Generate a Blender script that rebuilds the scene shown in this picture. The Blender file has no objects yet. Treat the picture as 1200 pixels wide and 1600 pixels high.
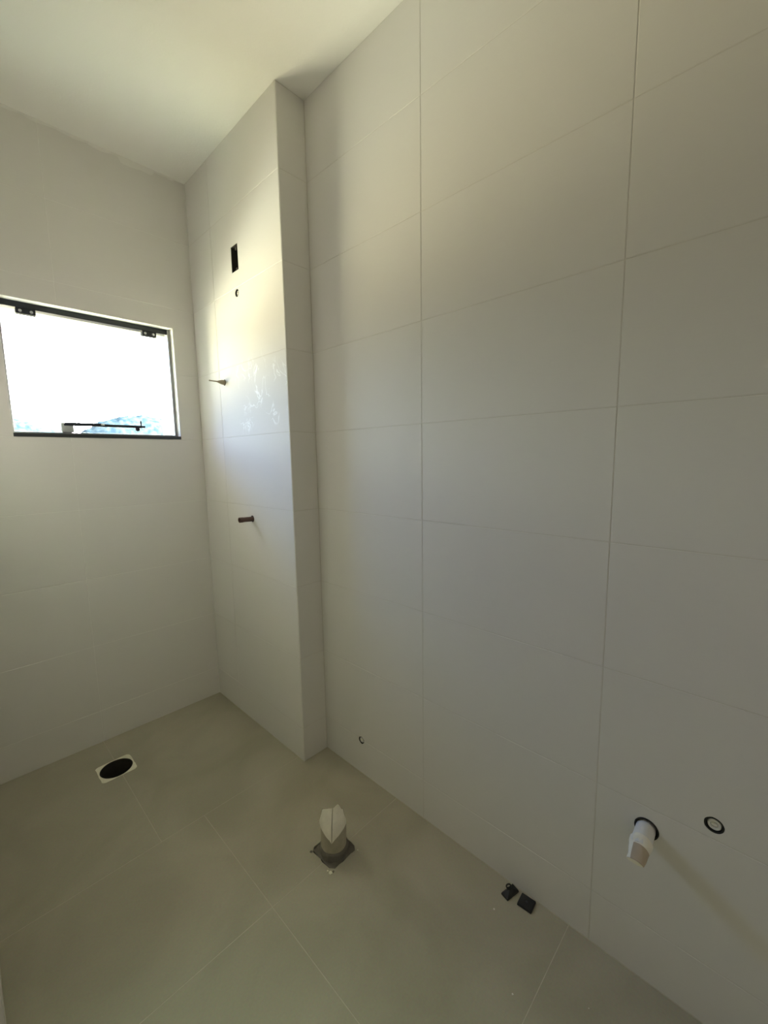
import bpy, bmesh, math, random
from mathutils import Vector, Matrix, noise

random.seed(7)
SC = bpy.context.scene
COL = SC.collection

# ------------------------------------------------------------------ camera
cam_d = bpy.data.cameras.new('camera')
cam = bpy.data.objects.new('camera', cam_d)
COL.objects.link(cam)
SC.camera = cam
yaw, pitch, roll, f_px = 0.8042, -0.1288, -0.0160, 656.42
fw = Vector((math.sin(yaw)*math.cos(pitch), math.cos(yaw)*math.cos(pitch), math.sin(pitch)))
r0 = Vector((math.cos(yaw), -math.sin(yaw), 0))
u0 = r0.cross(fw)
R = r0*math.cos(roll) + u0*math.sin(roll)
U = -r0*math.sin(roll) + u0*math.cos(roll)
m = Matrix((R, U, -fw)).transposed().to_4x4()
m.translation = Vector((-1.136, 0.0, 1.3755))
cam.matrix_world = m
cam_d.sensor_fit = 'VERTICAL'
cam_d.sensor_height = 24.0
cam_d.lens = f_px/1600*24.0
cam_d.clip_start = 0.01
cam_d.clip_end = 3000

# ------------------------------------------------------------------ render look
SC.view_settings.view_transform = 'Standard'
SC.view_settings.look = 'None'
SC.view_settings.gamma = 1.0
SC.view_settings.use_curve_mapping = False
SC.view_settings.exposure = 0.05
SC.cycles.use_denoising = True
SC.cycles.max_bounces = 16
SC.cycles.diffuse_bounces = 12
SC.cycles.glossy_bounces = 6
SC.cycles.transparent_max_bounces = 12
SC.cycles.sample_clamp_indirect = 0.0
SC.cycles.caustics_reflective = False

# ------------------------------------------------------------------ sky and ground: colour and brightness by direction, fitted to the room's light
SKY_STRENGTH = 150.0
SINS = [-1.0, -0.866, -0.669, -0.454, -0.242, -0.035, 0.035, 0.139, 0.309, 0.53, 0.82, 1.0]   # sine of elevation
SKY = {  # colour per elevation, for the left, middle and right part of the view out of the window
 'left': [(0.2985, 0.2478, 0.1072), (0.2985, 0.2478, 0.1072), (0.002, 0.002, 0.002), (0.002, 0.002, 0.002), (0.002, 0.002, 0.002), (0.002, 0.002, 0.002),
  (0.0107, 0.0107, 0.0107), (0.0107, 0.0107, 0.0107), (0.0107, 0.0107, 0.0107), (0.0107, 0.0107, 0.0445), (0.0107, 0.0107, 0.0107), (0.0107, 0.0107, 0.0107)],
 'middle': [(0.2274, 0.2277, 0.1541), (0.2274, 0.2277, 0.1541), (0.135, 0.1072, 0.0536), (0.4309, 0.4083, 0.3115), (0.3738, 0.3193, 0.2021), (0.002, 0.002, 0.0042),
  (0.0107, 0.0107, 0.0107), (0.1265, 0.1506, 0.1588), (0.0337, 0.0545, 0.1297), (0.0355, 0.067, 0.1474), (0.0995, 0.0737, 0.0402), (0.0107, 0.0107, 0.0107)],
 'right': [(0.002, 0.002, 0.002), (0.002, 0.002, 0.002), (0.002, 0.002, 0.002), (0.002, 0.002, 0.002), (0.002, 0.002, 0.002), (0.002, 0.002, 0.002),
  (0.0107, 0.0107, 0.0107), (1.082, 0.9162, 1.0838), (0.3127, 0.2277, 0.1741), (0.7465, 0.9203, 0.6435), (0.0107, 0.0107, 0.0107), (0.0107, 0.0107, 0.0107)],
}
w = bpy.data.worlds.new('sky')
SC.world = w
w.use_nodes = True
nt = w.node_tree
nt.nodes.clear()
def wmath(op, a, b=None):
    q = nt.nodes.new('ShaderNodeMath')
    q.operation = op
    for k, v_ in enumerate((a, b)):
        if v_ is None:
            continue
        if isinstance(v_, (int, float)):
            q.inputs[k].default_value = v_
        else:
            nt.links.new(v_, q.inputs[k])
    return q.outputs[0]
def wstep(v_, a, b):
    q = nt.nodes.new('ShaderNodeMapRange')
    q.interpolation_type = 'SMOOTHSTEP'
    q.inputs['From Min'].default_value = a
    q.inputs['From Max'].default_value = b
    nt.links.new(v_, q.inputs['Value'])
    return q.outputs[0]
out = nt.nodes.new('ShaderNodeOutputWorld')
bg = nt.nodes.new('ShaderNodeBackground')
tc = nt.nodes.new('ShaderNodeTexCoord')
sp = nt.nodes.new('ShaderNodeSeparateXYZ')
nt.links.new(tc.outputs['Generated'], sp.inputs[0])
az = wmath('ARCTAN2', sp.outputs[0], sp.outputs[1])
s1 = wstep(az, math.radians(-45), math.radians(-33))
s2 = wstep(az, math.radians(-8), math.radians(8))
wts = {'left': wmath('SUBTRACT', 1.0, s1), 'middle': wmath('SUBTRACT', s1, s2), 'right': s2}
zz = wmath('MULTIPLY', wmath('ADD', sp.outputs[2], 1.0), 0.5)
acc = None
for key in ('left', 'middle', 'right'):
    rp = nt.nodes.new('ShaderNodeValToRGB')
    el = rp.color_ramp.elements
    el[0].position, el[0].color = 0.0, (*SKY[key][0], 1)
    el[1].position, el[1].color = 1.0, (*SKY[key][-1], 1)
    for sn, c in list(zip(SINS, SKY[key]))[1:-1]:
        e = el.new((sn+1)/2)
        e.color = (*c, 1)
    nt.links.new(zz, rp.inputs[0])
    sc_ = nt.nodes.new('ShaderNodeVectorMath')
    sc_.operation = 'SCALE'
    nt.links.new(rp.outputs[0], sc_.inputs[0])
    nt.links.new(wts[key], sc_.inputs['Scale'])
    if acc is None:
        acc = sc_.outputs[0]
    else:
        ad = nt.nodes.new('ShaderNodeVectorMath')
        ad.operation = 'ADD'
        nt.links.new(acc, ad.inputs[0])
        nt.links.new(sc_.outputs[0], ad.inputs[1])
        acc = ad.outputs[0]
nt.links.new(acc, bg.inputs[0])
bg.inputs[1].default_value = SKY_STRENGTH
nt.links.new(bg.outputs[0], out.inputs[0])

# portal in the outer mouth of the window (adds no light, it only guides the sky sampling)
pd = bpy.data.lights.new('window_portal', 'AREA')
pd.shape = 'RECTANGLE'
pd.size, pd.size_y = 0.677, 0.553
pd.cycles.is_portal = True
portal = bpy.data.objects.new('window_portal', pd)
portal.location = (-0.5815, 2.616, 1.7785)
portal.rotation_euler = (math.radians(-90), 0, 0)
COL.objects.link(portal)

# ------------------------------------------------------------------ measures (metres)
H = 2.782            # ceiling
ROW0, ROW = 0.1616, 0.3315
YB = 2.353           # window wall
XP, YP = -0.132, 1.4985   # column face and its near side
XL = -1.172          # left wall
YF = -0.95           # wall behind the camera
WX0, WX1, WZ0, WZ1 = -0.920, -0.243, 1.488, 2.055

# ------------------------------------------------------------------ materials
def srgb(r, g, b):
    f = lambda c: ((c/255+0.055)/1.055)**2.4 if c > 10 else c/255/12.92
    return (f(r), f(g), f(b), 1)

def mat(name, color, rough=0.6, metal=0.0, spec=0.5, bump=0.0, bscale=60, var=0.0, vscale=8, coat=0):
    mt = bpy.data.materials.new(name)
    mt.use_nodes = True
    n = mt.node_tree
    b = n.nodes['Principled BSDF']
    b.inputs['Base Color'].default_value = color
    b.inputs['Roughness'].default_value = rough
    b.inputs['Metallic'].default_value = metal
    b.inputs['Specular IOR Level'].default_value = spec
    t = n.nodes.new('ShaderNodeTexCoord')
    if var:
        nz = n.nodes.new('ShaderNodeTexNoise')
        nz.inputs['Scale'].default_value = vscale
        nz.inputs['Detail'].default_value = 5
        n.links.new(t.outputs['Object'], nz.inputs['Vector'])
        mx = n.nodes.new('ShaderNodeMix')
        mx.data_type = 'RGBA'
        mx.inputs['A'].default_value = tuple(c*(1-var) for c in color[:3])+(1,)
        mx.inputs['B'].default_value = tuple(min(1, c*(1+var)) for c in color[:3])+(1,)
        n.links.new(nz.outputs['Fac'], mx.inputs['Factor'])
        n.links.new(mx.outputs['Result'], b.inputs['Base Color'])
    if bump:
        nb = n.nodes.new('ShaderNodeTexNoise')
        nb.inputs['Scale'].default_value = bscale
        nb.inputs['Detail'].default_value = 4
        n.links.new(t.outputs['Object'], nb.inputs['Vector'])
        bp = n.nodes.new('ShaderNodeBump')
        bp.inputs['Strength'].default_value = bump
        bp.inputs['Distance'].default_value = 0.002
        n.links.new(nb.outputs['Fac'], bp.inputs['Height'])
        n.links.new(bp.outputs[0], b.inputs['Normal'])
    return mt

def tile_material(name, col, rough, dusty=False):
    """satin white ceramic with a faint woven grain; dusty=True adds wiped dust smears"""
    mt = mat(name, col, rough, spec=0.12 if dusty else 0.22)
    n = mt.node_tree
    b = n.nodes['Principled BSDF']
    t = n.nodes.new('ShaderNodeTexCoord')
    mp = n.nodes.new('ShaderNodeMapping')
    mp.inputs['Scale'].default_value = (18, 18, 420)
    n.links.new(t.outputs['Object'], mp.inputs[0])
    nz = n.nodes.new('ShaderNodeTexNoise')
    nz.inputs['Scale'].default_value = 1.0
    nz.inputs['Detail'].default_value = 3
    n.links.new(mp.outputs[0], nz.inputs['Vector'])
    mx = n.nodes.new('ShaderNodeMix')
    mx.data_type = 'RGBA'
    mx.inputs['A'].default_value = tuple(c*0.985 for c in col[:3])+(1,)
    mx.inputs['B'].default_value = tuple(c*1.015 for c in col[:3])+(1,)
    n.links.new(nz.outputs['Fac'], mx.inputs['Factor'])
    bp = n.nodes.new('ShaderNodeBump')
    bp.inputs['Strength'].default_value = 0.06
    bp.inputs['Distance'].default_value = 0.0006
    n.links.new(nz.outputs['Fac'], bp.inputs['Height'])
    n.links.new(bp.outputs[0], b.inputs['Normal'])
    res = mx.outputs['Result']
    if dusty:
        # smears of dust where a hand wiped the tile: high along the middle of the column face
        dn = n.nodes.new('ShaderNodeTexNoise')
        dn.inputs['Scale'].default_value = 5.5
        dn.inputs['Detail'].default_value = 3
        dn.inputs['Distortion'].default_value = 2.2
        n.links.new(t.outputs['Object'], dn.inputs['Vector'])
        dr = n.nodes.new('ShaderNodeValToRGB')
        e = dr.color_ramp.elements
        e[0].position, e[0].color = 0.47, (0, 0, 0, 1)
        e[1].position, e[1].color = 0.53, (0, 0, 0, 1)
        k = e.new(0.50)
        k.color = (1, 1, 1, 1)
        n.links.new(dn.outputs['Fac'], dr.inputs[0])
        s = n.nodes.new('ShaderNodeSeparateXYZ')
        n.links.new(t.outputs['Object'], s.inputs[0])
        def band(sock, a, b2, c2, d2):
            r1 = n.nodes.new('ShaderNodeMapRange')
            r1.interpolation_type = 'SMOOTHSTEP'
            r1.inputs['From Min'].default_value = a
            r1.inputs['From Max'].default_value = b2
            n.links.new(sock, r1.inputs['Value'])
            r2 = n.nodes.new('ShaderNodeMapRange')
            r2.interpolation_type = 'SMOOTHSTEP'
            r2.inputs['From Min'].default_value = d2
            r2.inputs['From Max'].default_value = c2
            n.links.new(sock, r2.inputs['Value'])
            q = n.nodes.new('ShaderNodeMath')
            q.operation = 'MULTIPLY'
            n.links.new(r1.outputs[0], q.inputs[0])
            n.links.new(r2.outputs[0], q.inputs[1])
            return q.outputs[0]
        bz = band(s.outputs['Z'], 1.49, 1.53, 1.78, 1.88)
        by = band(s.outputs['Y'], 1.49, 1.51, 1.82, 2.02)
        q = n.nodes.new('ShaderNodeMath')
        q.operation = 'MULTIPLY'
        n.links.new(bz, q.inputs[0])
        n.links.new(by, q.inputs[1])
        q2 = n.nodes.new('ShaderNodeMath')
        q2.operation = 'MULTIPLY'
        n.links.new(q.outputs[0], q2.inputs[0])
        d3 = n.nodes.new('ShaderNodeTexNoise')
        d3.inputs['Scale'].default_value = 9
        d3.inputs['Detail'].default_value = 1
        n.links.new(t.outputs['Object'], d3.inputs['Vector'])
        r3 = n.nodes.new('ShaderNodeMapRange')
        r3.interpolation_type = 'SMOOTHSTEP'
        r3.inputs['From Min'].default_value = 0.44
        r3.inputs['From Max'].default_value = 0.60
        n.links.new(d3.outputs['Fac'], r3.inputs['Value'])
        q3 = n.nodes.new('ShaderNodeMath')
        q3.operation = 'MULTIPLY'
        n.links.new(dr.outputs[0], q3.inputs[0])
        n.links.new(r3.outputs[0], q3.inputs[1])
        n.links.new(q3.outputs[0], q2.inputs[1])
        ml = n.nodes.new('ShaderNodeMix')
        ml.data_type = 'RGBA'
        ml.inputs['B'].default_value = (0.92, 0.92, 0.9, 1)
        n.links.new(q2.outputs[0], ml.inputs['Factor'])
        n.links.new(res, ml.inputs['A'])
        res = ml.outputs['Result']
        rr = n.nodes.new('ShaderNodeMapRange')
        rr.inputs['To Min'].default_value = rough
        rr.inputs['To Max'].default_value = 0.36
        n.links.new(q2.outputs[0], rr.inputs['Value'])
        n.links.new(rr.outputs[0], b.inputs['Roughness'])
    n.links.new(res, b.inputs['Base Color'])
    return mt

def floor_material():
    mt = mat('grey_floor_tile', (0.30, 0.28, 0.21, 1), 0.5)
    n = mt.node_tree
    b = n.nodes['Principled BSDF']
    t = n.nodes.new('ShaderNodeTexCoord')
    nz = n.nodes.new('ShaderNodeTexNoise')
    nz.inputs['Scale'].default_value = 2.6
    nz.inputs['Detail'].default_value = 6
    nz.inputs['Distortion'].default_value = 0.6
    n.links.new(t.outputs['Object'], nz.inputs['Vector'])
    r = n.nodes.new('ShaderNodeValToRGB')
    e = r.color_ramp.elements
    e[0].position, e[0].color = 0.35, (*FLOOR_A, 1)
    e[1].position, e[1].color = 0.66, (*FLOOR_B, 1)
    n.links.new(nz.outputs['Fac'], r.inputs[0])
    n2 = n.nodes.new('ShaderNodeTexNoise')
    n2.inputs['Scale'].default_value = 160
    n2.inputs['Detail'].default_value = 2
    n.links.new(t.outputs['Object'], n2.inputs['Vector'])
    mx = n.nodes.new('ShaderNodeMix')
    mx.data_type = 'RGBA'
    mx.blend_type = 'OVERLAY'
    mx.inputs['Factor'].default_value = 0.10
    n.links.new(r.outputs[0], mx.inputs['A'])
    n.links.new(n2.outputs['Color'], mx.inputs['B'])
    n.links.new(mx.outputs['Result'], b.inputs['Base Color'])
    rr = n.nodes.new('ShaderNodeMapRange')
    rr.inputs['To Min'].default_value = 0.42
    rr.inputs['To Max'].default_value = 0.62
    n.links.new(nz.outputs['Fac'], rr.inputs['Value'])
    n.links.new(rr.outputs[0], b.inputs['Roughness'])
    return mt

FLOOR_A = (0.37, 0.345, 0.26)
FLOOR_B = (0.47, 0.44, 0.345)
TILE = (0.735, 0.72, 0.685, 1)
M = dict(
    tile=tile_material('white_ceramic_tile', TILE, 0.48),
    tile_dusty=tile_material('white_ceramic_tile_with_dust', TILE, 0.52, True),
    grout=mat('wall_grout', (0.68, 0.66, 0.61, 1), 0.85, bump=0.3, bscale=300),
    floor=floor_material(),
    floor_grout=mat('floor_grout', (0.56, 0.53, 0.44, 1), 0.9, bump=0.3, bscale=300, var=0.25, vscale=30),
    paint=mat('ceiling_paint', (0.90, 0.895, 0.85, 1), 0.9, spec=0.2, bump=0.35, bscale=120),
    plaster=mat('white_plaster', (0.80, 0.79, 0.75, 1), 0.85, bump=0.4, bscale=90),
    concrete=mat('pale_concrete', (0.33, 0.345, 0.325, 1), 0.9, bump=0.8, bscale=70, var=0.12, vscale=14),
    edge=mat('white_edge_strip', (0.82, 0.81, 0.76, 1), 0.35),
    granite=mat('black_granite', (0.030, 0.034, 0.036, 1), 0.28, bump=0.05, bscale=400, var=0.5, vscale=260),
    alu_dark=mat('black_aluminium', (0.018, 0.022, 0.030, 1), 0.4, metal=0.3),
    alu=mat('grey_aluminium', (0.30, 0.30, 0.30, 1), 0.4, metal=0.6),
    steel=mat('screw_steel', (0.5, 0.5, 0.52, 1), 0.35, metal=0.9),
    grey_plastic=mat('grey_plastic', (0.42, 0.44, 0.44, 1), 0.6, bump=0.4, bscale=150, var=0.2, vscale=60),
    pvc=mat('white_pvc', (0.74, 0.73, 0.70, 1), 0.4, bump=0.2, bscale=80, var=0.06, vscale=40),
    pvc_dirty=mat('dusty_pvc', (0.42, 0.385, 0.29, 1), 0.75, bump=0.6, bscale=90, var=0.28, vscale=30),
    tape=mat('off_white_paper_tape', (0.86, 0.82, 0.70, 1), 0.7, bump=0.9, bscale=70, var=0.12, vscale=40),
    tape_brown=mat('beige_paper_tape', (0.47, 0.39, 0.29, 1), 0.75, bump=0.5, bscale=80, var=0.15, vscale=40),
    mortar=mat('rough_mortar', (0.19, 0.175, 0.145, 1), 0.95, bump=1.0, bscale=60, var=0.3, vscale=50),
    mortar_pale=mat('pale_mortar', (0.86, 0.84, 0.70, 1), 0.9, bump=0.8, bscale=80, var=0.15, vscale=40),
    black=mat('black_plastic', (0.012, 0.012, 0.012, 1), 0.55),
    black_worn=mat('worn_black_plastic', (0.05, 0.05, 0.055, 1), 0.5),
    cavity=mat('dark_cavity_shade', (0.035, 0.030, 0.022, 1), 0.9, bump=0.5, bscale=80, var=0.3, vscale=40),  # near-black colour stands in for the shade deep inside recesses
    brown=mat('brown_plastic', (0.115, 0.060, 0.040, 1), 0.4, var=0.2, vscale=60),
    beige=mat('beige_plastic', (0.33, 0.27, 0.19, 1), 0.45),
    corridor=mat('corridor_paint', (0.72, 0.70, 0.64, 1), 0.9),
)

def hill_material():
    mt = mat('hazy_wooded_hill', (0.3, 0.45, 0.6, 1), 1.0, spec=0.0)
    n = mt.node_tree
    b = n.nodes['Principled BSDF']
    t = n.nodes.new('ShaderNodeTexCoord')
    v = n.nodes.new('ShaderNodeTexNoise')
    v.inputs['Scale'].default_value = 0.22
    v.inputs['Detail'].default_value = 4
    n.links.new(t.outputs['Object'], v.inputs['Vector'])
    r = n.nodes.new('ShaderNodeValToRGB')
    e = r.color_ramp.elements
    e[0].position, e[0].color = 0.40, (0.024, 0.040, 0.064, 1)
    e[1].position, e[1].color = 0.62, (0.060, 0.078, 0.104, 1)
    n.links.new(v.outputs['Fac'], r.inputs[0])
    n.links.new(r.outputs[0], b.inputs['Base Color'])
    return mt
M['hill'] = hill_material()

def glass_material():
    mt = bpy.data.materials.new('clear_glass')
    mt.use_nodes = True
    n = mt.node_tree
    n.nodes.clear()
    o = n.nodes.new('ShaderNodeOutputMaterial')
    tr = n.nodes.new('ShaderNodeBsdfTransparent')
    tr.inputs[0].default_value = (0.95, 0.975, 0.965, 1)
    gl = n.nodes.new('ShaderNodeBsdfGlossy')
    gl.inputs['Roughness'].default_value = 0.02
    fr = n.nodes.new('ShaderNodeFresnel')
    gm = n.nodes.new('ShaderNodeNewGeometry')
    io = n.nodes.new('ShaderNodeMapRange')      # same reflectance on the way in and out of the pane
    io.inputs['To Min'].default_value = 1.45
    io.inputs['To Max'].default_value = 1/1.45
    n.links.new(gm.outputs['Backfacing'], io.inputs['Value'])
    n.links.new(io.outputs[0], fr.inputs[0])
    mx = n.nodes.new('ShaderNodeMixShader')
    n.links.new(fr.outputs[0], mx.inputs[0])
    n.links.new(tr.outputs[0], mx.inputs[1])
    n.links.new(gl.outputs[0], mx.inputs[2])
    n.links.new(mx.outputs[0], o.inputs[0])
    return mt
M['glass'] = glass_material()

# ------------------------------------------------------------------ mesh helpers
def link(name, bm, mats, parent=None, smooth=False):
    me = bpy.data.meshes.new(name)
    bmesh.ops.recalc_face_normals(bm, faces=bm.faces)
    bm.to_mesh(me)
    bm.free()
    for x in (mats if isinstance(mats, (list, tuple)) else [mats]):
        me.materials.append(x)
    if smooth:
        me.shade_smooth()
        try:
            me.set_sharp_from_angle(angle=math.radians(38))
        except Exception:
            pass
    o = bpy.data.objects.new(name, me)
    COL.objects.link(o)
    if parent:
        o.parent = parent
        o.matrix_parent_inverse = parent.matrix_world.inverted() if False else Matrix.Translation(-parent.location)
    return o

def box(bm, x0, x1, y0, y1, z0, z1, bevel=0.0, mi=0, seg=1):
    vs = [bm.verts.new((x, y, z)) for x in (x0, x1) for y in (y0, y1) for z in (z0, z1)]
    q = [(0, 1, 3, 2), (4, 6, 7, 5), (0, 4, 5, 1), (2, 3, 7, 6), (0, 2, 6, 4), (1, 5, 7, 3)]
    fs = [bm.faces.new([vs[i] for i in f]) for f in q]
    for f_ in fs:
        f_.material_index = mi
    if bevel:
        es = list({e for f_ in fs for e in f_.edges})
        g = bmesh.ops.bevel(bm, geom=es, offset=bevel, segments=seg, affect='EDGES', profile=0.5)
        for f_ in g['faces']:
            f_.material_index = mi
    return vs

def bm_box(x0, x1, y0, y1, z0, z1, bevel=0.0, seg=1):
    bm = bmesh.new()
    box(bm, x0, x1, y0, y1, z0, z1, bevel, 0, seg)
    return bm

def frame_of(axis):
    a = Vector(axis).normalized()
    t = Vector((0, 0, 1)) if abs(a.z) < 0.9 else Vector((1, 0, 0))
    s = a.cross(t).normalized()
    return a, s, s.cross(a).normalized()

def lathe(bm, origin, axis, prof, n=40, jitter=0.0, mi=0, seed=0, cap=True):
    """prof: list of (distance along axis, radius)"""
    a, s, t = frame_of(axis)
    o = Vector(origin)
    rings = []
    for k, (d, r) in enumerate(prof):
        ring = []
        for i in range(n):
            an = 2*math.pi*i/n
            j = 1 + (jitter*noise.noise(Vector((math.cos(an)*2+seed, math.sin(an)*2, d*40))) if jitter else 0)
            ring.append(bm.verts.new(o + a*d + (s*math.cos(an)+t*math.sin(an))*r*j))
        rings.append(ring)
    for k in range(len(rings)-1):
        for i in range(n):
            f_ = bm.faces.new((rings[k][i], rings[k][(i+1) % n], rings[k+1][(i+1) % n], rings[k+1][i]))
            f_.material_index = mi
    if cap:
        for ring in (rings[0], rings[-1]):
            f_ = bm.faces.new(ring)
            f_.material_index = mi
    return rings

def tube(bm, origin, axis, r_out, r_in, d0, d1, n=40, mi=0, jitter=0.0, seed=0):
    prof = [(d0, r_in), (d0, r_out), (d1, r_out), (d1, r_in), (d0, r_in)]
    a, s, t = frame_of(axis)
    rings = lathe(bm, origin, axis, prof[:-1], n, jitter, mi, seed, cap=False)
    for i in range(n):
        bm.faces.new((rings[3][i], rings[3][(i+1) % n], rings[0][(i+1) % n], rings[0][i])).material_index = mi

def boolean_cut(bm, cutters):
    """returns a new bmesh: bm minus every cutter mesh"""
    me = bpy.data.meshes.new('tmp')
    bmesh.ops.recalc_face_normals(bm, faces=bm.faces)
    bm.to_mesh(me)
    bm.free()
    o = bpy.data.objects.new('tmp', me)
    COL.objects.link(o)
    cs = []
    for cb in cutters:
        c = cb.copy()
        bmesh.ops.recalc_face_normals(c, faces=c.faces)
        cm = bpy.data.meshes.new('tmpc')
        c.to_mesh(cm)
        c.free()
        co = bpy.data.objects.new('tmpc', cm)
        COL.objects.link(co)
        md = o.modifiers.new('b', 'BOOLEAN')
        md.operation = 'DIFFERENCE'
        md.solver = 'EXACT'
        md.object = co
        cs.append((co, cm))
    bpy.context.view_layer.update()
    dg = bpy.context.evaluated_depsgraph_get()
    ev = o.evaluated_get(dg)
    m2 = bpy.data.meshes.new_from_object(ev)
    nb = bmesh.new()
    nb.from_mesh(m2)
    bpy.data.objects.remove(o)
    bpy.data.meshes.remove(me)
    bpy.data.meshes.remove(m2)
    for co, cm in cs:
        bpy.data.objects.remove(co)
        bpy.data.meshes.remove(cm)
    return nb

def bb(bm):
    xs = [v.co for v in bm.verts]
    return (Vector((min(v.x for v in xs), min(v.y for v in xs), min(v.z for v in xs))),
            Vector((max(v.x for v in xs), max(v.y for v in xs), max(v.z for v in xs))))

def append_bm(dst, src, mi):
    me = bpy.data.meshes.new('t')
    for f_ in src.faces:
        f_.material_index = mi
    src.to_mesh(me)
    src.free()
    dst.from_mesh(me)
    bpy.data.meshes.remove(me)

def panel(pieces, cutters):
    """pieces: list of (bmesh, material index) -> one bmesh, each piece cut only where a cutter touches it"""
    dst = bmesh.new()
    cb = [(c, *bb(c)) for c in cutters]
    for p, mi in pieces:
        lo, hi = bb(p)
        hit = [c for c, a, b in cb if all(a[i] < hi[i] and b[i] > lo[i] for i in range(3))]
        if hit:
            p = boolean_cut(p, hit)
        append_bm(dst, p, mi)
    for c in cutters:
        c.free()
    return dst

GAP = 0.0026
TT = 0.006     # how far a tile stands in its bed
def tiles(plane, at, side, cols, rows, gap=GAP, recess=0.0011):
    """tile boxes. plane 'x' or 'y' = axis of the normal; 'at' = face coordinate; side = +1/-1 direction into the wall"""
    out_ = []
    for i in range(len(cols)-1):
        for j in range(len(rows)-1):
            a0, a1 = cols[i]+gap/2, cols[i+1]-gap/2
            b0, b1 = rows[j]+gap/2, rows[j+1]-gap/2
            if a1-a0 < 0.003 or b1-b0 < 0.003:
                continue
            lip = random.uniform(0, 0.0004)
            f0, f1 = sorted((at+side*lip, at+side*(recess+TT)))
            if plane == 'x':
                bm = bm_box(f0, f1, a0, a1, b0, b1, 0.0007)
            elif plane == 'y':
                bm = bm_box(a0, a1, f0, f1, b0, b1, 0.0007)
            else:
                bm = bm_box(a0, a1, b0, b1, f0, f1, 0.0004)
            out_.append((bm, 0))
    return out_

def cyl_cutter(origin, axis, r, d0, d1, n=40, jitter=0.0, seed=0):
    bm = bmesh.new()
    lathe(bm, origin, axis, [(d0, r), (d1, r)], n, jitter, seed=seed)
    return bm

rows_full = [0.0] + [ROW0+ROW*i for i in range(0, 8)] + [H]
RC = 0.0011

def struct(o):
    o['kind'] = 'structure'
    return o

# ------------------------------------------------------------------ floor
floor_rects = [(-0.728, XP, 1.545, YB), (XL, -0.728, 1.545, YB),
               (-0.572, 0, 1.050, 1.4985), (XL, -0.572, 1.050, 1.545),
               (-0.572, 0, 0.365, 1.050), (XL, -0.572, 0.365, 1.050),
               (-0.572, 0, -0.320, 0.365), (XL, -0.572, -0.320, 0.365),
               (-0.572, 0, YF, -0.320), (XL, -0.572, YF, -0.320)]
pcs = []
for k, (a, b, c, d) in enumerate(floor_rects):
    g = 0.0008
    if k == 2:
        bm_l = [(-0.572, 0, 1.050, YP), (-0.572, XP, YP, 1.545)]
        # one L-shaped tile running past the column corner
        bm = bmesh.new()
        x0, x1, y0, y1 = -0.572+g, -g, 1.050+g, 1.545-g
        pts = [(x0, y0), (x1, y0), (x1, YP-g), (XP-g, YP-g), (XP-g, y1), (x0, y1)]
        top = [bm.verts.new((x, y, 0)) for x, y in pts]
        bot = [bm.verts.new((x, y, -RC-TT)) for x, y in pts]
        bm.faces.new(top)
        bm.faces.new(bot[::-1])
        for i in range(6):
            bm.faces.new((top[i], bot[i], bot[(i+1) % 6], top[(i+1) % 6]))
        pcs.append((bm, 0))
        continue
    lip = random.uniform(0, 0.0003)
    pcs.append((bm_box(a+g, b-g, c+g, d-g, -RC-TT, -lip, 0.0003), 0))
pcs.append((bm_box(-1.772+0.0007, XL-0.0007, YF, 1.50, -RC-TT, 0, 0.0003), 0))
pcs.append((bm_box(-2.62, -1.772-0.0007, YF, 1.50, -RC-TT, 0, 0.0003), 0))
pcs.append((bm_box(-2.62, 0.14, YF-0.12, YB+0.26, -0.20, -0.0003), 1))
DRX, DRY = -0.736, 2.092
PX, PY = -0.316, 1.062
def square_hole(cx, cy, hs, z0, z1):
    bm = bmesh.new()
    n = 24
    pts = []
    for i in range(n):
        an = 2*math.pi*(i+0.5)/n
        c, s = math.cos(an), math.sin(an)
        k = hs/max(abs(c), abs(s))
        k *= 1 + 0.05*noise.noise(Vector((c*3, s*3, 4)))
        pts.append((cx+c*k, cy+s*k))
    lo = [bm.verts.new((x, y, z0)) for x, y in pts]
    hi = [bm.verts.new((x, y, z1)) for x, y in pts]
    bm.faces.new(lo[::-1])
    bm.faces.new(hi)
    for i in range(n):
        bm.faces.new((lo[i], lo[(i+1) % n], hi[(i+1) % n], hi[i]))
    return bm
fl = panel(pcs, [cyl_cutter((DRX, DRY, 0), (0, 0, 1), 0.0655, -0.17, 0.05),
                 square_hole(PX, PY, 0.0585, -0.045, 0.05)])
struct(link('floor', fl, [M['floor'], M['floor_grout']]))

# ------------------------------------------------------------------ ceiling
bm = bmesh.new()
box(bm, -2.62, 0.14, YF-0.12, YB+0.26, H, H+0.15)
struct(link('ceiling', bm, M['paint']))

# ------------------------------------------------------------------ right wall
cols = [YF, -0.890, -0.290, 0.3098, 0.9096, YP]
pcs = tiles('x', 0.0, 1, cols, rows_full)
pcs.append((bm_box(RC, 0.14, YF-0.10, YB+0.26, -0.0002, H-0.0002), 1))
C_OUT = (0, 0.190, 0.434)      # white stub
C_CAP = (0, 0.0605, 0.528)     # capped outlet
C_LOW = (0, 1.2535, 0.156)     # chipped outlet near the floor
cut = [cyl_cutter(C_OUT, (1, 0, 0), 0.0275, -0.02, 0.09),
       cyl_cutter(C_CAP, (1, 0, 0), 0.0190, -0.02, 0.05, jitter=0.06),
       cyl_cutter(C_LOW, (1, 0, 0), 0.0165, -0.02, 0.05, jitter=0.28, seed=3)]
struct(link('wall_right', panel(pcs, cut), [M['tile'], M['grout']]))

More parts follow.
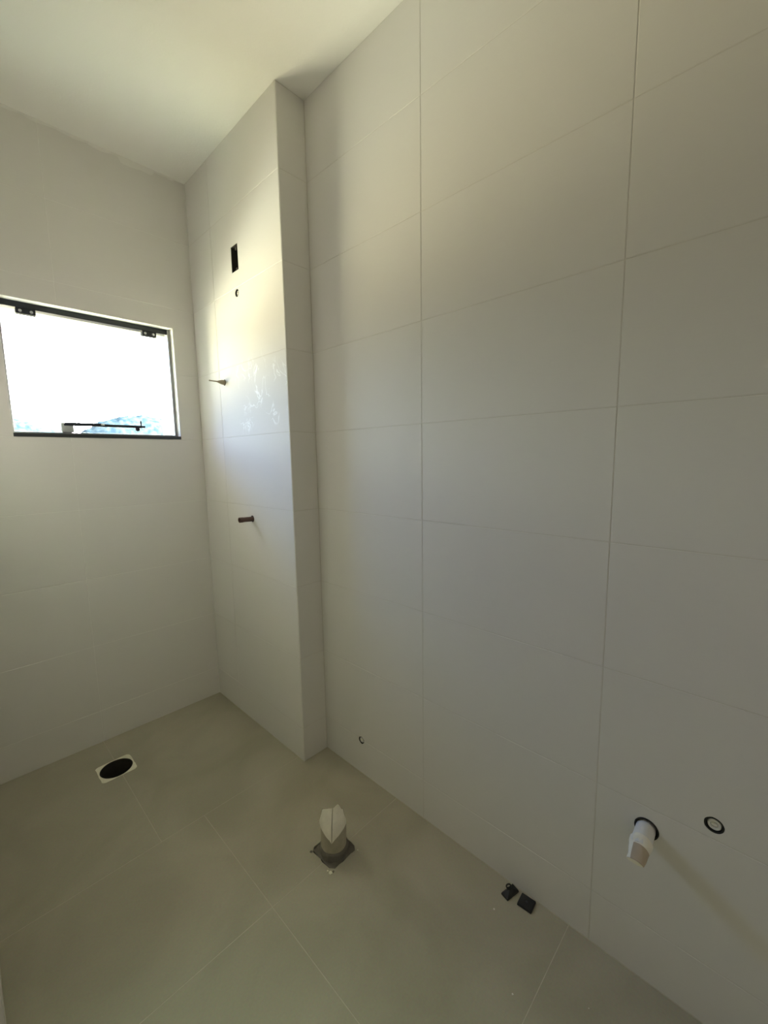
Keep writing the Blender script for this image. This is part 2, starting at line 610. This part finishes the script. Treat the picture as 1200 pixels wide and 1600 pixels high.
# ------------------------------------------------------------------ column in the far right corner
pcs = [(p, 0) for p, _ in tiles('x', XP, 1, [YP+0.003, 2.0985, YB], rows_full)]
pcs += [(p, 2) for p, _ in tiles('y', YP, 1, [XP+0.003, 0.0], rows_full)]
pcs.append((bm_box(XP+RC, RC, YP+RC, YB, -0.0002, H-0.0002), 1))
C_HOLE = (XP, 1.873, 2.128)
C_SHOW = (XP, 2.048, 1.7555)
C_VALV = (XP, 1.848, 1.093)
cut = [bm_box(XP-0.02, XP+0.045, 1.846, 1.907, 2.2215, 2.3315),
       cyl_cutter(C_HOLE, (1, 0, 0), 0.0170, -0.02, 0.05, jitter=0.1),
       cyl_cutter(C_SHOW, (1, 0, 0), 0.0150, -0.02, 0.05),
       cyl_cutter(C_VALV, (1, 0, 0), 0.0165, -0.02, 0.05)]
struct(link('wall_column', panel(pcs, cut), [M['tile_dusty'], M['grout'], M['tile']]))
# light mitred corner joint of the column
bm = bmesh.new()
v = [(XP, YP+0.0032), (XP+0.0008, YP+0.0008), (XP+0.0032, YP), (XP+0.0045, YP+0.0045)]
lo = [bm.verts.new((x, y, 0)) for x, y in v]
hi = [bm.verts.new((x, y, H)) for x, y in v]
for i in range(4):
    bm.faces.new((lo[i], lo[(i+1) % 4], hi[(i+1) % 4], hi[i]))
bm.faces.new(lo[::-1])
bm.faces.new(hi)
struct(link('trim_1', bm, M['edge']))

# ------------------------------------------------------------------ window wall
pcs = tiles('y', YB, 1, [XL, -0.7240, XP], rows_full)
pcs.append((bm_box(XL-0.12, 0.0, YB+RC, YB+0.05, -0.0002, H-0.0002), 1))
pcs.append((bm_box(XL-0.12, 0.0, YB+0.05, YB+0.262, -0.0002, H-0.0002), 2))
cut = [bm_box(WX0, WX1, YB-0.05, YB+0.4, WZ0, WZ1)]
struct(link('wall_back', panel(pcs, cut), [M['tile'], M['plaster'], M['concrete']]))

# ------------------------------------------------------------------ left wall: a short return beside the shower; unseen widening added behind it to cut bounce light
LY = 1.250
XW = -2.50
pcs = tiles('x', XL, -1, [LY, 1.380, 1.980, YB], rows_full)
pcs.append((bm_box(XL-0.12, XL-RC, LY, YB+0.0005, -0.0002, H-0.0002), 1))
struct(link('wall_left', panel(pcs, []), [M['tile'], M['plaster']]))
pcs = tiles('y', YF, -1, [XW, -1.772, -1.172, -0.572, 0], rows_full)
pcs.append((bm_box(XW-0.12, 0.0, YF-0.12, YF-RC, -0.0002, H-0.0002), 1))
struct(link('wall_front', panel(pcs, []), [M['tile'], M['grout']]))
struct(link('wall_left_far', bm_box(XW-0.12, XW, YF-0.001, 1.62, -0.0002, H-0.0002), M['corridor']))
struct(link('wall_left_return', bm_box(XW, XL-0.1201, 1.50, 1.62, -0.0002, H-0.0002), M['corridor']))

# ------------------------------------------------------------------ plaster left along the ceiling line of the window wall
bm = bmesh.new()
n = 60
prev = None
for i in range(n+1):
    x = -0.98 + 0.80*i/n
    hgt = 0.006 + 0.020*abs(noise.noise(Vector((x*9, 0, 2)))) + (0.016 if -0.42 < x < -0.28 else 0)
    th = 0.0012 + 0.0022*abs(noise.noise(Vector((x*25, 1, 2))))
    if i in (0, n):
        hgt = 0.002
    ring = [bm.verts.new(c) for c in ((x, YB-0.0001, H), (x, YB-th-0.002, H), (x, YB-th, H-hgt*0.6), (x, YB-0.0001, H-hgt))]
    if prev:
        for k in range(4):
            bm.faces.new((prev[k], prev[(k+1) % 4], ring[(k+1) % 4], ring[k]))
    else:
        bm.faces.new(ring)
    prev = ring
bm.faces.new(prev)
struct(link('trim_2', bm, M['plaster'], smooth=True))

# ------------------------------------------------------------------ window: top-hung glass pane in a deep reveal
win = bpy.data.objects.new('window_1', None)
win.location = ((WX0+WX1)/2, YB+0.06, WZ0)
COL.objects.link(win)
win['kind'] = 'structure'
SILLT = 1.5035
link('window_sill', bm_box(WX0+0.0005, WX1-0.0005, YB-0.003, YB+0.100, WZ0+0.0002, SILLT, 0.001), M['granite'], win)
bm = bmesh.new()
box(bm, WX0+0.0005, WX1-0.0005, YB+0.1005, YB+0.290, WZ0+0.0002, SILLT-0.0005, 0.001)
link('added_outer_sill', bm, M['plaster'], win)  # unseen pale sill, added to bounce light up to the ceiling
bm = bmesh.new()
box(bm, WX0+0.001, WX1-0.010, YB+0.055, YB+0.095, WZ1-0.024, WZ1-0.0005, 0.001)
link('top_rail', bm, M['alu_dark'], win)
bm = bmesh.new()
box(bm, WX1-0.013, WX1-0.0005, YB+0.046, YB+0.085, SILLT+0.0002, WZ1-0.0005, 0.001)
link('side_channel', bm, M['alu'], win)
bm = bmesh.new()
box(bm, WX0+0.0005, WX0+0.010, YB+0.048, YB+0.078, SILLT+0.0002, WZ1-0.025, 0.001)
link('side_channel', bm, M['alu'], win)
bm = bmesh.new()
box(bm, WX0+0.011, WX1-0.013, YB+0.050, YB+0.086, SILLT+0.0002, SILLT+0.008, 0.0006)
link('bottom_channel', bm, M['alu'], win)
bm = bmesh.new()
gx0, gx1 = WX0+0.012, WX1-0.014
box(bm, gx0, gx1, YB+0.066, YB+0.074, SILLT+0.012, WZ1-0.026, 0.0008)
link('glass_pane', bm, M['glass'], win)
for hx in (-0.824, -0.339):
    bm = bmesh.new()
    box(bm, hx-0.0335, hx+0.0335, YB+0.0585, YB+0.0655, 2.0085, 2.0325, 0.0015, seg=2)
    box(bm, hx-0.0335, hx+0.0335, YB+0.0745, YB+0.0815, 2.0085, 2.0325, 0.0015, seg=2)
    box(bm, hx-0.0300, hx+0.0300, YB+0.0560, YB+0.0840, 2.0310, 2.0370, 0.001)
    hg = link('hinge_clamp', bm, M['alu_dark'], win)
    for sx in (-0.019, 0.019):
        bm = bmesh.new()
        lathe(bm, (hx+sx, YB+0.0586, 2.0205), (0, -1, 0), [(0, 0.0058), (0.0016, 0.0058), (0.0022, 0.005), (0.0022, 0.0026), (0.0010, 0.0024)], 20)
        s_ = link('screw', bm, M['steel'], hg, smooth=True)
        s_.matrix_parent_inverse = Matrix.Translation(-(win.location)) if False else Matrix.Identity(4)
        hgm = hg.matrix_parent_inverse
        s_.matrix_parent_inverse = Matrix.Identity(4)
# stay arm across the foot of the pane
bm = bmesh.new()
box(bm, -0.748, -0.701, YB+0.040, YB+0.0655, 1.5120, 1.5570, 0.006, seg=3)
br = link('stay_bracket', bm, M['grey_plastic'], win, smooth=True)
bm = bmesh.new()
box(bm, -0.738, -0.418, YB+0.036, YB+0.044, 1.5430, 1.5555, 0.001)
box(bm, -0.735, -0.590, YB+0.030, YB+0.0355, 1.5475, 1.5575, 0.001)
link('stay_arm', bm, M['alu_dark'], win)
bm = bmesh.new()
box(bm, -0.596, -0.582, YB+0.0285, YB+0.0300, 1.5490, 1.5560, 0.0004)
link('stay_label', bm, M['edge'], win)
bm = bmesh.new()
box(bm, -0.450, -0.402, YB+0.034, YB+0.050, 1.5450, 1.5545, 0.0015)
box(bm, -0.423, -0.417, YB+0.038, YB+0.046, 1.5540, 1.5790, 0.001)
lathe(bm, (-0.436, YB+0.044, 1.5455), (0, 0, -1), [(0, 0.006), (0.004, 0.011), (0.010, 0.012), (0.014, 0.009), (0.018, 0.005)], 20)
link('stay_catch', bm, M['alu_dark'], win)

# ------------------------------------------------------------------ hills beyond the window
def hill(name, pts, y0, depth, seed, label):
    """pts: (x, z) of the skyline; a rounded ridge that falls away in front and behind"""
    bm = bmesh.new()
    nx, ny = 90, 26
    pts = [(x*y0/500, z*y0/500) for x, z in pts]
    xs = [pts[0][0] + (pts[-1][0]-pts[0][0])*i/nx for i in range(nx+1)]
    def sky(x):
        for (a, b), (c, d) in zip(pts, pts[1:]):
            if a <= x <= c:
                t_ = (x-a)/(c-a)
                t_ = t_*t_*(3-2*t_)*0.5 + t_*0.5
                return b+(d-b)*t_
        return pts[-1][1]
    g = []
    for j in range(ny+1):
        t_ = j/ny
        pr_ = math.sin(math.pi*min(1, max(0, t_)))**0.8
        row_ = []
        for x in xs:
            base = -25
            z = base + (sky(x)-base)*pr_
            q = Vector((x*0.06, (y0+depth*t_)*0.06, seed))
            z += (noise.noise(q*3)*1.3 + noise.noise(q*9)*0.9)*min(1, pr_*2)
            row_.append(bm.verts.new((x, y0+depth*(t_-0.5), z)))
        g.append(row_)
    for j in range(ny):
        for i in range(nx):
            bm.faces.new((g[j][i], g[j][i+1], g[j+1][i+1], g[j+1][i]))
    o = link(name, bm, M['hill'], smooth=True)
    o['label'] = label
    o['category'] = 'hill'
    return o
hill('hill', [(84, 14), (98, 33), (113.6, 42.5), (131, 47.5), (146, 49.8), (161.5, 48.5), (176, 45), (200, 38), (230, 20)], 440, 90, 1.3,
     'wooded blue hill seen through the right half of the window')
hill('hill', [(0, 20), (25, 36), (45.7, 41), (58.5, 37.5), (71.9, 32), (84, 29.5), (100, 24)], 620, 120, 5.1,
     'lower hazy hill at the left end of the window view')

# ------------------------------------------------------------------ things
def thing(name, loc, label, cat, group=None):
    o = bpy.data.objects.new(name, None)
    o.location = loc
    o.empty_display_size = 0.05
    COL.objects.link(o)
    o['label'] = label
    o['category'] = cat
    if group:
        o['group'] = group
    return o

# floor drain
t = thing('floor_drain', (DRX, DRY, 0), 'open round drain hole with pale square mortar rim in the shower floor', 'drain')
bm = bmesh.new()
n = 64
outer, inner = [], []
for i in range(n):
    an = 2*math.pi*i/n
    c, s = math.cos(an), math.sin(an)
    k = 0.0690/max(abs(c), abs(s))
    k = min(k, 0.0905)*(1+0.03*noise.noise(Vector((c*4, s*4, 1))))
    outer.append((DRX+c*k, DRY+s*k*0.965))
    r_ = 0.0640*(1+0.012*noise.noise(Vector((c*3, s*3, 7))))
    inner.append((DRX+c*r_, DRY+s*r_))
zo = 0.0014
L = [[bm.verts.new((x, y, z)) for x, y in ps] for ps, z in ((outer, 0.0002), (outer, zo), (inner, zo+0.0004), (inner, 0.0002))]
for a in range(4):
    A, B = L[a], L[(a+1) % 4]
    for i in range(n):
        bm.faces.new((A[i], A[(i+1) % n], B[(i+1) % n], B[i]))
link('mortar_rim', bm, M['mortar_pale'], t)
bm = bmesh.new()
tube(bm, (DRX, DRY, 0), (0, 0, 1), 0.0650, 0.0615, -0.150, -0.0005, 48)
lathe(bm, (DRX, DRY, -0.150), (0, 0, 1), [(0, 0.0650), (0.006, 0.0650)], 48)
link('drain_pipe', bm, M['cavity'], t, smooth=True)
bm = bmesh.new()
for i, (dx, dy, s) in enumerate([(0.018, 0.022, 0.022), (0.035, -0.004, 0.014), (-0.03, -0.02, 0.016), (0.0, -0.03, 0.012)]):
    g = bmesh.ops.create_icosphere(bm, subdivisions=2, radius=s)
    for v_ in g['verts']:
        v_.co *= 1+0.5*noise.noise(v_.co*70+Vector((i, 0, 0)))
        v_.co.z *= 0.5
        v_.co += Vector((DRX+dx, DRY+dy, -0.144+s*0.4))
link('debris', bm, M['mortar'], t)

# toilet waste pipe standing out of the floor
t = thing('waste_pipe', (PX, PY, 0), 'upright waste pipe stub in the floor, mouth wrapped in folded off-white tape', 'pipe')
LAT = Vector((0.692, -0.722, 0)).normalized()      # across the pinched mouth
DEP = Vector((-0.722, -0.692, 0)).normalized()     # towards the doorway
base = Vector((PX, PY, 0))
bm = bmesh.new()
n = 48
secs = [(-0.040, .0450, .0450), (0.0, .0450, .0450), (0.045, .0445, .0445), (0.082, .0440, .0440), (0.10, .0440, .0400), (0.118, .0435, .0320),
        (0.138, .0420, .0205), (0.152, .0400, .0110), (0.160, .0370, .0045)]
rings = []
for z, a, b in secs:
    ring = []
    for i in range(n):
        an = 2*math.pi*i/n
        wv = 1+0.05*noise.noise(Vector((math.cos(an)*2, math.sin(an)*2, z*30))) if z > 0.02 else 1
        ring.append(bm.verts.new(base + LAT*math.cos(an)*a*wv + DEP*math.sin(an)*b*wv + Vector((0, 0, z))))
    rings.append(ring)
for k in range(len(rings)-1):
    for i in range(n):
        bm.faces.new((rings[k][i], rings[k][(i+1) % n], rings[k+1][(i+1) % n], rings[k+1][i]))
bm.faces.new(rings[0])
bm.faces.new(rings[-1])
link('pipe_body', bm, M['pvc_dirty'], t, smooth=True)

def flap(side, ear):
    """one half of the folded tape: a curved sheet with thickness"""
    bm = bmesh.new()
    nu, nv = 12, 12
    s = side
    # corner points (lateral, toward camera, z)
    TL = Vector((0.0015*s, 0.004, 0.166))
    TR = Vector((0.036*s, 0.002, 0.160))
    ML = Vector((0.0015*s, 0.036, 0.124))
    MR = Vector((0.0475*s, 0.010, 0.122))
    BL = Vector((0.0012*s, 0.0535, 0.074))
    BR = Vector((0.0468*s, 0.0100, 0.1100))
    g, g2 = [], []
    for j in range(nv+1):
        v = j/nv
        if v < 0.5:
            a, b = TL.lerp(ML, v*2), TR.lerp(MR, v*2)
        else:
            a, b = ML.lerp(BL, v*2-1), MR.lerp(BR, v*2-1)
        rowa, rowb = [], []
        for i in range(nu+1):
            u = i/nu
            p = a.lerp(b, u)
            p.y += 0.010*math.sin(math.pi*u)*(1-v)*min(1, v*2+0.3)      # bulge
            bz_ = secs[-1][2]
            for q0, q1 in zip(secs, secs[1:]):
                if q0[0] <= p.z <= q1[0]:
                    bz_ = q0[2]+(q1[2]-q0[2])*(p.z-q0[0])/(q1[0]-q0[0])
            skin = (bz_+0.0035)*math.sqrt(max(0.0, 1-(p.x/0.0475)**2))
            p.y = max(p.y, skin)
            nn = noise.noise(Vector((p.x*60, p.z*60, 3*s)))
            p.y += 0.0010*abs(nn)
            if ear and v < 0.2 and u < 0.86:
                p.z += 0.017*math.sin(math.pi*(u/0.86)**1.4)*(1-v/0.2)
            p.z += 0.0015*noise.noise(Vector((p.x*90, 5*s, j)))
            q = base + LAT*p.x + DEP*p.y + Vector((0, 0, p.z))
            qb = base + LAT*p.x*0.97 + DEP*(p.y-0.0020) + Vector((0, 0, p.z-0.0008))
            rowa.append(bm.verts.new(q))
            rowb.append(bm.verts.new(qb))
        g.append(rowa)
        g2.append(rowb)
    for j in range(nv):
        for i in range(nu):
            bm.faces.new((g[j][i], g[j][i+1], g[j+1][i+1], g[j+1][i]))
            bm.faces.new((g2[j][i], g2[j+1][i], g2[j+1][i+1], g2[j][i+1]))
    for i in range(nu):
        bm.faces.new((g[0][i], g2[0][i], g2[0][i+1], g[0][i+1]))
        bm.faces.new((g[nv][i], g[nv][i+1], g2[nv][i+1], g2[nv][i]))
    for j in range(nv):
        bm.faces.new((g[j][0], g[j+1][0], g2[j+1][0], g2[j][0]))
        bm.faces.new((g[j][nu], g2[j][nu], g2[j+1][nu], g[j+1][nu]))
    return bm
link('tape_flap', flap(-1, False), M['tape'], t, smooth=True)
link('tape_flap', flap(1, True), M['tape'], t, smooth=True)
bm = bmesh.new()
lathe(bm, (PX, PY, -0.030), (0, 0, 1), [(0, 0.0475), (0.030, 0.0485), (0.042, 0.0500), (0.052, 0.0490), (0.056, 0.0455)], 48, jitter=0.05)
link('collar', bm, M['mortar'], t, smooth=True)
bm = bmesh.new()
nn_ = 14
g = []
for i in range(nn_+1):
    g.append([])
    for j in range(nn_+1):
        x = -0.055+0.11*i/nn_
        y = -0.055+0.11*j/nn_
        g[i].append(bm.verts.new((PX+x, PY+y, -0.0035+0.006*noise.noise(Vector((x*60, y*60, 0))))))
for i in range(nn_):
    for j in range(nn_):
        bm.faces.new((g[i][j], g[i+1][j], g[i+1][j+1], g[i][j+1]))
link('mortar_bed', bm, M['mortar'], t, smooth=True)
# chips of mortar round the cut
for k, (dx, dy, s) in enumerate([(-0.066, -0.060, 0.0060), (-0.056, -0.064, 0.0035), (-0.067, -0.048, 0.003), (-0.064, 0.050, 0.0045), (0.052, -0.066, 0.003)]):
    bm = bmesh.new()
    g_ = bmesh.ops.create_icosphere(bm, subdivisions=2, radius=s)
    for v_ in g_['verts']:
        v_.co *= 1+0.6*noise.noise(v_.co*200+Vector((k, 2, 0)))
        v_.co.z = max(v_.co.z*0.5, -s*0.3)
        v_.co += Vector((PX+dx, PY+dy, s*0.3+0.0002))
    o = link('mortar_chip', bm, M['mortar_pale'] if k % 2 == 0 else M['mortar'])
    o['label'] = ['pale mortar crumb at the near corner of the waste pipe cut-out',
                  'dark mortar crumb just right of the pale one below the waste pipe',
                  'tiny pale mortar crumb left of the near corner of the pipe cut-out',
                  'dark mortar crumb at the left corner of the waste pipe cut-out',
                  'tiny pale mortar crumb at the right corner of the pipe cut-out'][k]
    o['category'] = 'mortar crumb'
    o['group'] = 'mortar crumbs around the waste pipe'

# specks of plaster on the floor
for k, (x, y, s) in enumerate([(-0.263, 0.409, 0.0020), (-0.111, 0.547, 0.0026), (-0.159, 0.257, 0.0013)]):
    bm = bmesh.new()
    g_ = bmesh.ops.create_icosphere(bm, subdivisions=2, radius=s)
    for v_ in g_['verts']:
        v_.co *= 1+0.5*noise.noise(v_.co*400+Vector((k, 2, 0)))
        v_.co.z = max(v_.co.z*0.6, -s*0.3)
        v_.co += Vector((x, y, s*0.3+0.0002))
    o = link('plaster_speck', bm, M['plaster'])
    o['label'] = ['white plaster speck on the floor left of the floor joint below the black caps',
                  'white plaster speck on the floor beside the black looped cap',
                  'tiny white plaster speck on the floor, nearest the camera'][k]
    o['category'] = 'speck'
    o['group'] = 'plaster specks on the floor'

# black looped wedge cap and flat black cap at the foot of the right wall
def local_frame(cx, cy, rot):
    c, s = math.cos(rot), math.sin(rot)
    return lambda x, y, z: Vector((cx + c*x - s*y, cy + s*x + c*y, z))
def frustum(bm, fr, hx, hy, z0, z1, tx, ty, bev=0.0012):
    vs = []
    for z, a, b in ((z0, hx, hy), (z1, tx, ty)):
        vs.append([bm.verts.new(fr(x, y, z)) for x, y in ((-a, -b), (a, -b), (a, b), (-a, b))])
    fs = [bm.faces.new(vs[0][::-1]), bm.faces.new(vs[1])]
    for i in range(4):
        fs.append(bm.faces.new((vs[0][i], vs[0][(i+1) % 4], vs[1][(i+1) % 4], vs[1][i])))
    bmesh.ops.bevel(bm, geom=list({e for f_ in fs for e in f_.edges}), offset=bev, segments=2, affect='EDGES', profile=0.5)
t = thing('looped_cap', (-0.034, 0.541, 0), 'small black plastic cap with a pull loop lying against the tiled wall', 'plastic cap')
fr = local_frame(-0.0335, 0.534, math.radians(-14))
bm = bmesh.new()
frustum(bm, fr, 0.0265, 0.0135, 0.0003, 0.0075, 0.0255, 0.0125)
frustum(bm, fr, 0.0235, 0.0110, 0.0073, 0.0160, 0.0060, 0.0030, 0.0008)
link('cap_plate', bm, M['black'], t)
bm = bmesh.new()
fr2 = local_frame(-0.0375, 0.5375, math.radians(-45))
frustum(bm, fr2, 0.0050, 0.0022, 0.0100, 0.0220, 0.0042, 0.0020, 0.0006)
link('neck', bm, M['black'], t)
bm = bmesh.new()
nu, nv = 28, 10
R1, R2 = 0.0072, 0.0022
g = []
for i in range(nu):
    a = 2*math.pi*i/nu
    g.append([])
    for j in range(nv):
        b = 2*math.pi*j/nv
        rr_ = R1+R2*math.cos(b)
        g[i].append(bm.verts.new(fr2(rr_*math.cos(a), R2*math.sin(b), 0.0265+rr_*math.sin(a))))
for i in range(nu):
    for j in range(nv):
        bm.faces.new((g[i][j], g[(i+1) % nu][j], g[(i+1) % nu][(j+1) % nv], g[i][(j+1) % nv]))
link('pull_loop', bm, M['black'], t, smooth=True)
t = thing('square_cap', (-0.0295, 0.4815, 0), 'flat square black plastic cap on the floor beside the looped one', 'plastic cap')
fr = local_frame(-0.0295, 0.4815, math.radians(4))
bm = bmesh.new()
frustum(bm, fr, 0.0210, 0.0225, 0.0003, 0.0080, 0.0200, 0.0215)
link('cap_body', bm, M['black'], t)
bm = bmesh.new()
lathe(bm, fr(0.0, 0.0, 0.0079), (0, 0, 1), [(0, 0.0034), (0.0012, 0.0030), (0.0014, 0.0016)], 20)
link('centre_boss', bm, M['black_worn'], t, smooth=True)

# white waste outlet stub of the right wall
t = thing('wall_waste_stub', C_OUT, 'white plastic pipe stub poking out of the right wall, end wrapped in beige tape', 'pipe')
ax = Vector((-1, -0.01, -0.10)).normalized()
bm = bmesh.new()
tube(bm, C_OUT, (-1, 0, 0), 0.0272, 0.0245, -0.080, 0.0012, 40)
link('hole_shade_sleeve', bm, M['black'], t, smooth=True)  # black lining darkens the hole round the pipe in place of deep shade
bm = bmesh.new()
c0 = Vector(C_OUT)+Vector((0.05, -0.0035*-1, -0.002))
c0 = Vector((0.076, 0.1925, 0.4375))
lathe(bm, c0, ax, [(0, 0.0215), (0.105, 0.0218), (0.112, 0.0222), (0.122, 0.0230), (0.130, 0.0226), (0.140, 0.0205)], 40, jitter=0.0)
link('stub_pipe', bm, M['pvc'], t, smooth=True)
# tape crumpled flat over the end
a_, s_, t_ = frame_of(ax)
bm = bmesh.new()
prof = [(0.118, .0236, .0236), (0.128, .0238, .0232), (0.140, .0215, .0205), (0.152, .0195, .0150), (0.166, .0185, .0095), (0.180, .0175, .0060)]
rings = []
for d, ra, rb in prof:
    ring = []
    for i in range(32):
        an = 2*math.pi*i/32
        k = 1+0.14*noise.noise(Vector((math.cos(an)*2.4, math.sin(an)*2.4, d*55)))
        ring.append(bm.verts.new(c0 + a_*d + s_*math.cos(an)*ra*k + t_*math.sin(an)*rb*k))
    rings.append(ring)
for k in range(len(rings)-1):
    for i in range(32):
        f_ = bm.faces.new((rings[k][i], rings[k][(i+1) % 32], rings[k+1][(i+1) % 32], rings[k+1][i]))
bm.faces.new(rings[0])
bm.faces.new(rings[-1])
o = link('tape_wrap', bm, M['tape'], t, smooth=True)
bm = bmesh.new()
rings = []
for d, ra, rb in [(0.146, .0165, .0185), (0.156, .0160, .0160), (0.170, .0155, .0115), (0.183, .0140, .0080)]:
    ring = []
    for i in range(12):
        an = math.radians(60)+math.radians(110)*i/11
        ring.append((d, math.cos(an)*ra*1.25, math.sin(an)*rb*1.05))
    rings.append([[bm.verts.new(c0+a_*d+s_*x*q+t_*y*q) for d, x, y in ring] for q in (1.0, 1.10)])
for k in range(3):
    for q in range(2):
        for i in range(11):
            bm.faces.new((rings[k][q][i], rings[k][q][i+1], rings[k+1][q][i+1], rings[k+1][q][i]))
    for e_ in (0, 11):
        bm.faces.new((rings[k][0][e_], rings[k][1][e_], rings[k+1][1][e_], rings[k+1][0][e_]))
for k in (0, 3):
    for i in range(11):
        bm.faces.new((rings[k][0][i], rings[k][0][i+1], rings[k][1][i+1], rings[k][1][i]))
link('tape_patch', bm, M['tape_brown'], t, smooth=True)['label'] = 'beige tape patch over the pipe end'

def outlet(name, c, r, label, cat, plug_r, plug_d, chip=0):
    t = thing(name, c, label, cat)
    bm = bmesh.new()
    tube(bm, c, (-1, 0, 0), r*0.985, r*0.80, -0.045, -0.0010, 36)
    link('hole_shade_ring', bm, M['black'], t, smooth=True)  # black ring stands in for shade of a deeper hole
    bm = bmesh.new()
    pr_ = [(-0.040, plug_r), (-plug_d, plug_r), (-plug_d+0.0015, plug_r*0.88), (-plug_d+0.0010, plug_r*0.55), (-plug_d-0.004, plug_r*0.48), (-plug_d-0.005, plug_r*0.15)]
    lathe(bm, c, (-1, 0, 0), pr_, 32, jitter=0.03)
    pl = link('plug', bm, M['pvc'], t, smooth=True)
    bm = bmesh.new()
    x0 = c[0]+plug_d+0.001
    box(bm, x0-0.004, x0+0.006, c[1]-plug_r*0.42, c[1]+plug_r*0.42, c[2]-plug_r*0.10, c[2]+plug_r*0.10, 0.0008)
    s = link('slot_bar', bm, M['mortar_pale'], t)
    return t
outlet('capped_water_outlet', C_CAP, 0.0190, 'round water outlet with pale plug in a dark hole, right of the white pipe stub', 'water outlet', 0.0135, 0.004)
outlet('chipped_water_outlet', C_LOW, 0.0165, 'small chipped water outlet low on the wall beyond the waste pipe', 'water outlet', 0.0115, 0.004)
outlet('column_water_outlet', C_HOLE, 0.0170, 'small round plugged outlet just under the dark rectangular box high on the column', 'water outlet', 0.0105, 0.006)

# recessed electrical box
t = thing('electrical_box', (XP, 1.8765, 2.2765), 'dark rectangular recessed electrical box high on the tiled column', 'electrical box')
bm = bmesh.new()
y0, y1, z0, z1 = 1.8465, 1.9065, 2.2220, 2.3310
xb = XP+0.044
w_ = 0.0022
box(bm, XP+0.002, xb, y0, y0+w_, z0, z1)
box(bm, XP+0.002, xb, y1-w_, y1, z0, z1)
box(bm, XP+0.002, xb, y0+w_, y1-w_, z0, z0+w_)
box(bm, XP+0.002, xb, y0+w_, y1-w_, z1-w_, z1)
box(bm, xb-0.002, xb, y0+w_, y1-w_, z0+w_, z1-w_)
link('box_shell', bm, M['cavity'], t)
for zz in (z0+0.010, z1-0.010):
    bm = bmesh.new()
    box(bm, XP+0.008, XP+0.011, 1.8765-0.008, 1.8765+0.008, zz-0.0075, zz+0.0075, 0.0006)
    link('screw_lug', bm, M['cavity'], t)

# shower arm plug
t = thing('shower_outlet_plug', C_SHOW, 'beige tapered plug with a thin tip in the column, beside the window corner', 'pipe plug')
bm = bmesh.new()
tube(bm, C_SHOW, (-1, 0, 0), 0.0147, 0.0115, -0.045, -0.0005, 36)
link('hole_shade_ring', bm, M['cavity'], t, smooth=True)  # dark lining gives the hole its shade by colour
bm = bmesh.new()
lathe(bm, C_SHOW, (-1, 0.02, 0.03), [(-0.040, 0.0105), (0.004, 0.0115), (0.013, 0.0112), (0.024, 0.0080), (0.033, 0.0046), (0.037, 0.0034)], 32)
link('plug_cone', bm, M['beige'], t, smooth=True)
bm = bmesh.new()
lathe(bm, C_SHOW, (-1, 0.02, 0.03), [(0.035, 0.0032), (0.052, 0.0028), (0.074, 0.0030), (0.077, 0.0018)], 20)
link('plug_tip', bm, M['beige'], t, smooth=True)

# valve stub
t = thing('valve_stub', C_VALV, 'short dark brown hollow pipe stub at waist height on the column', 'pipe')
bm = bmesh.new()
tube(bm, C_VALV, (-1, 0, 0), 0.0162, 0.0135, -0.045, -0.0002, 36)
link('hole_shade_ring', bm, M['black'], t, smooth=True)  # black lining paints the shaded gap around the stub
bm = bmesh.new()
tube(bm, (C_VALV[0], C_VALV[1]+0.001, C_VALV[2]-0.001), (-1, 0, 0.03), 0.0118, 0.0082, -0.044, 0.064, 36)
link('stub_pipe', bm, M['brown'], t, smooth=True)
bm = bmesh.new()
tube(bm, (C_VALV[0], C_VALV[1]+0.001, C_VALV[2]-0.001), (-1, 0, 0.03), 0.0128, 0.0100, 0.050, 0.0665, 36)
link('end_lip', bm, M['brown'], t, smooth=True)
bm = bmesh.new()
lathe(bm, (C_VALV[0], C_VALV[1]+0.001, C_VALV[2]-0.001), (-1, 0, 0.03), [(0.02, 0.0082), (0.052, 0.0080), (0.056, 0.0050)], 24)
link('core', bm, M['beige'], t, smooth=True)
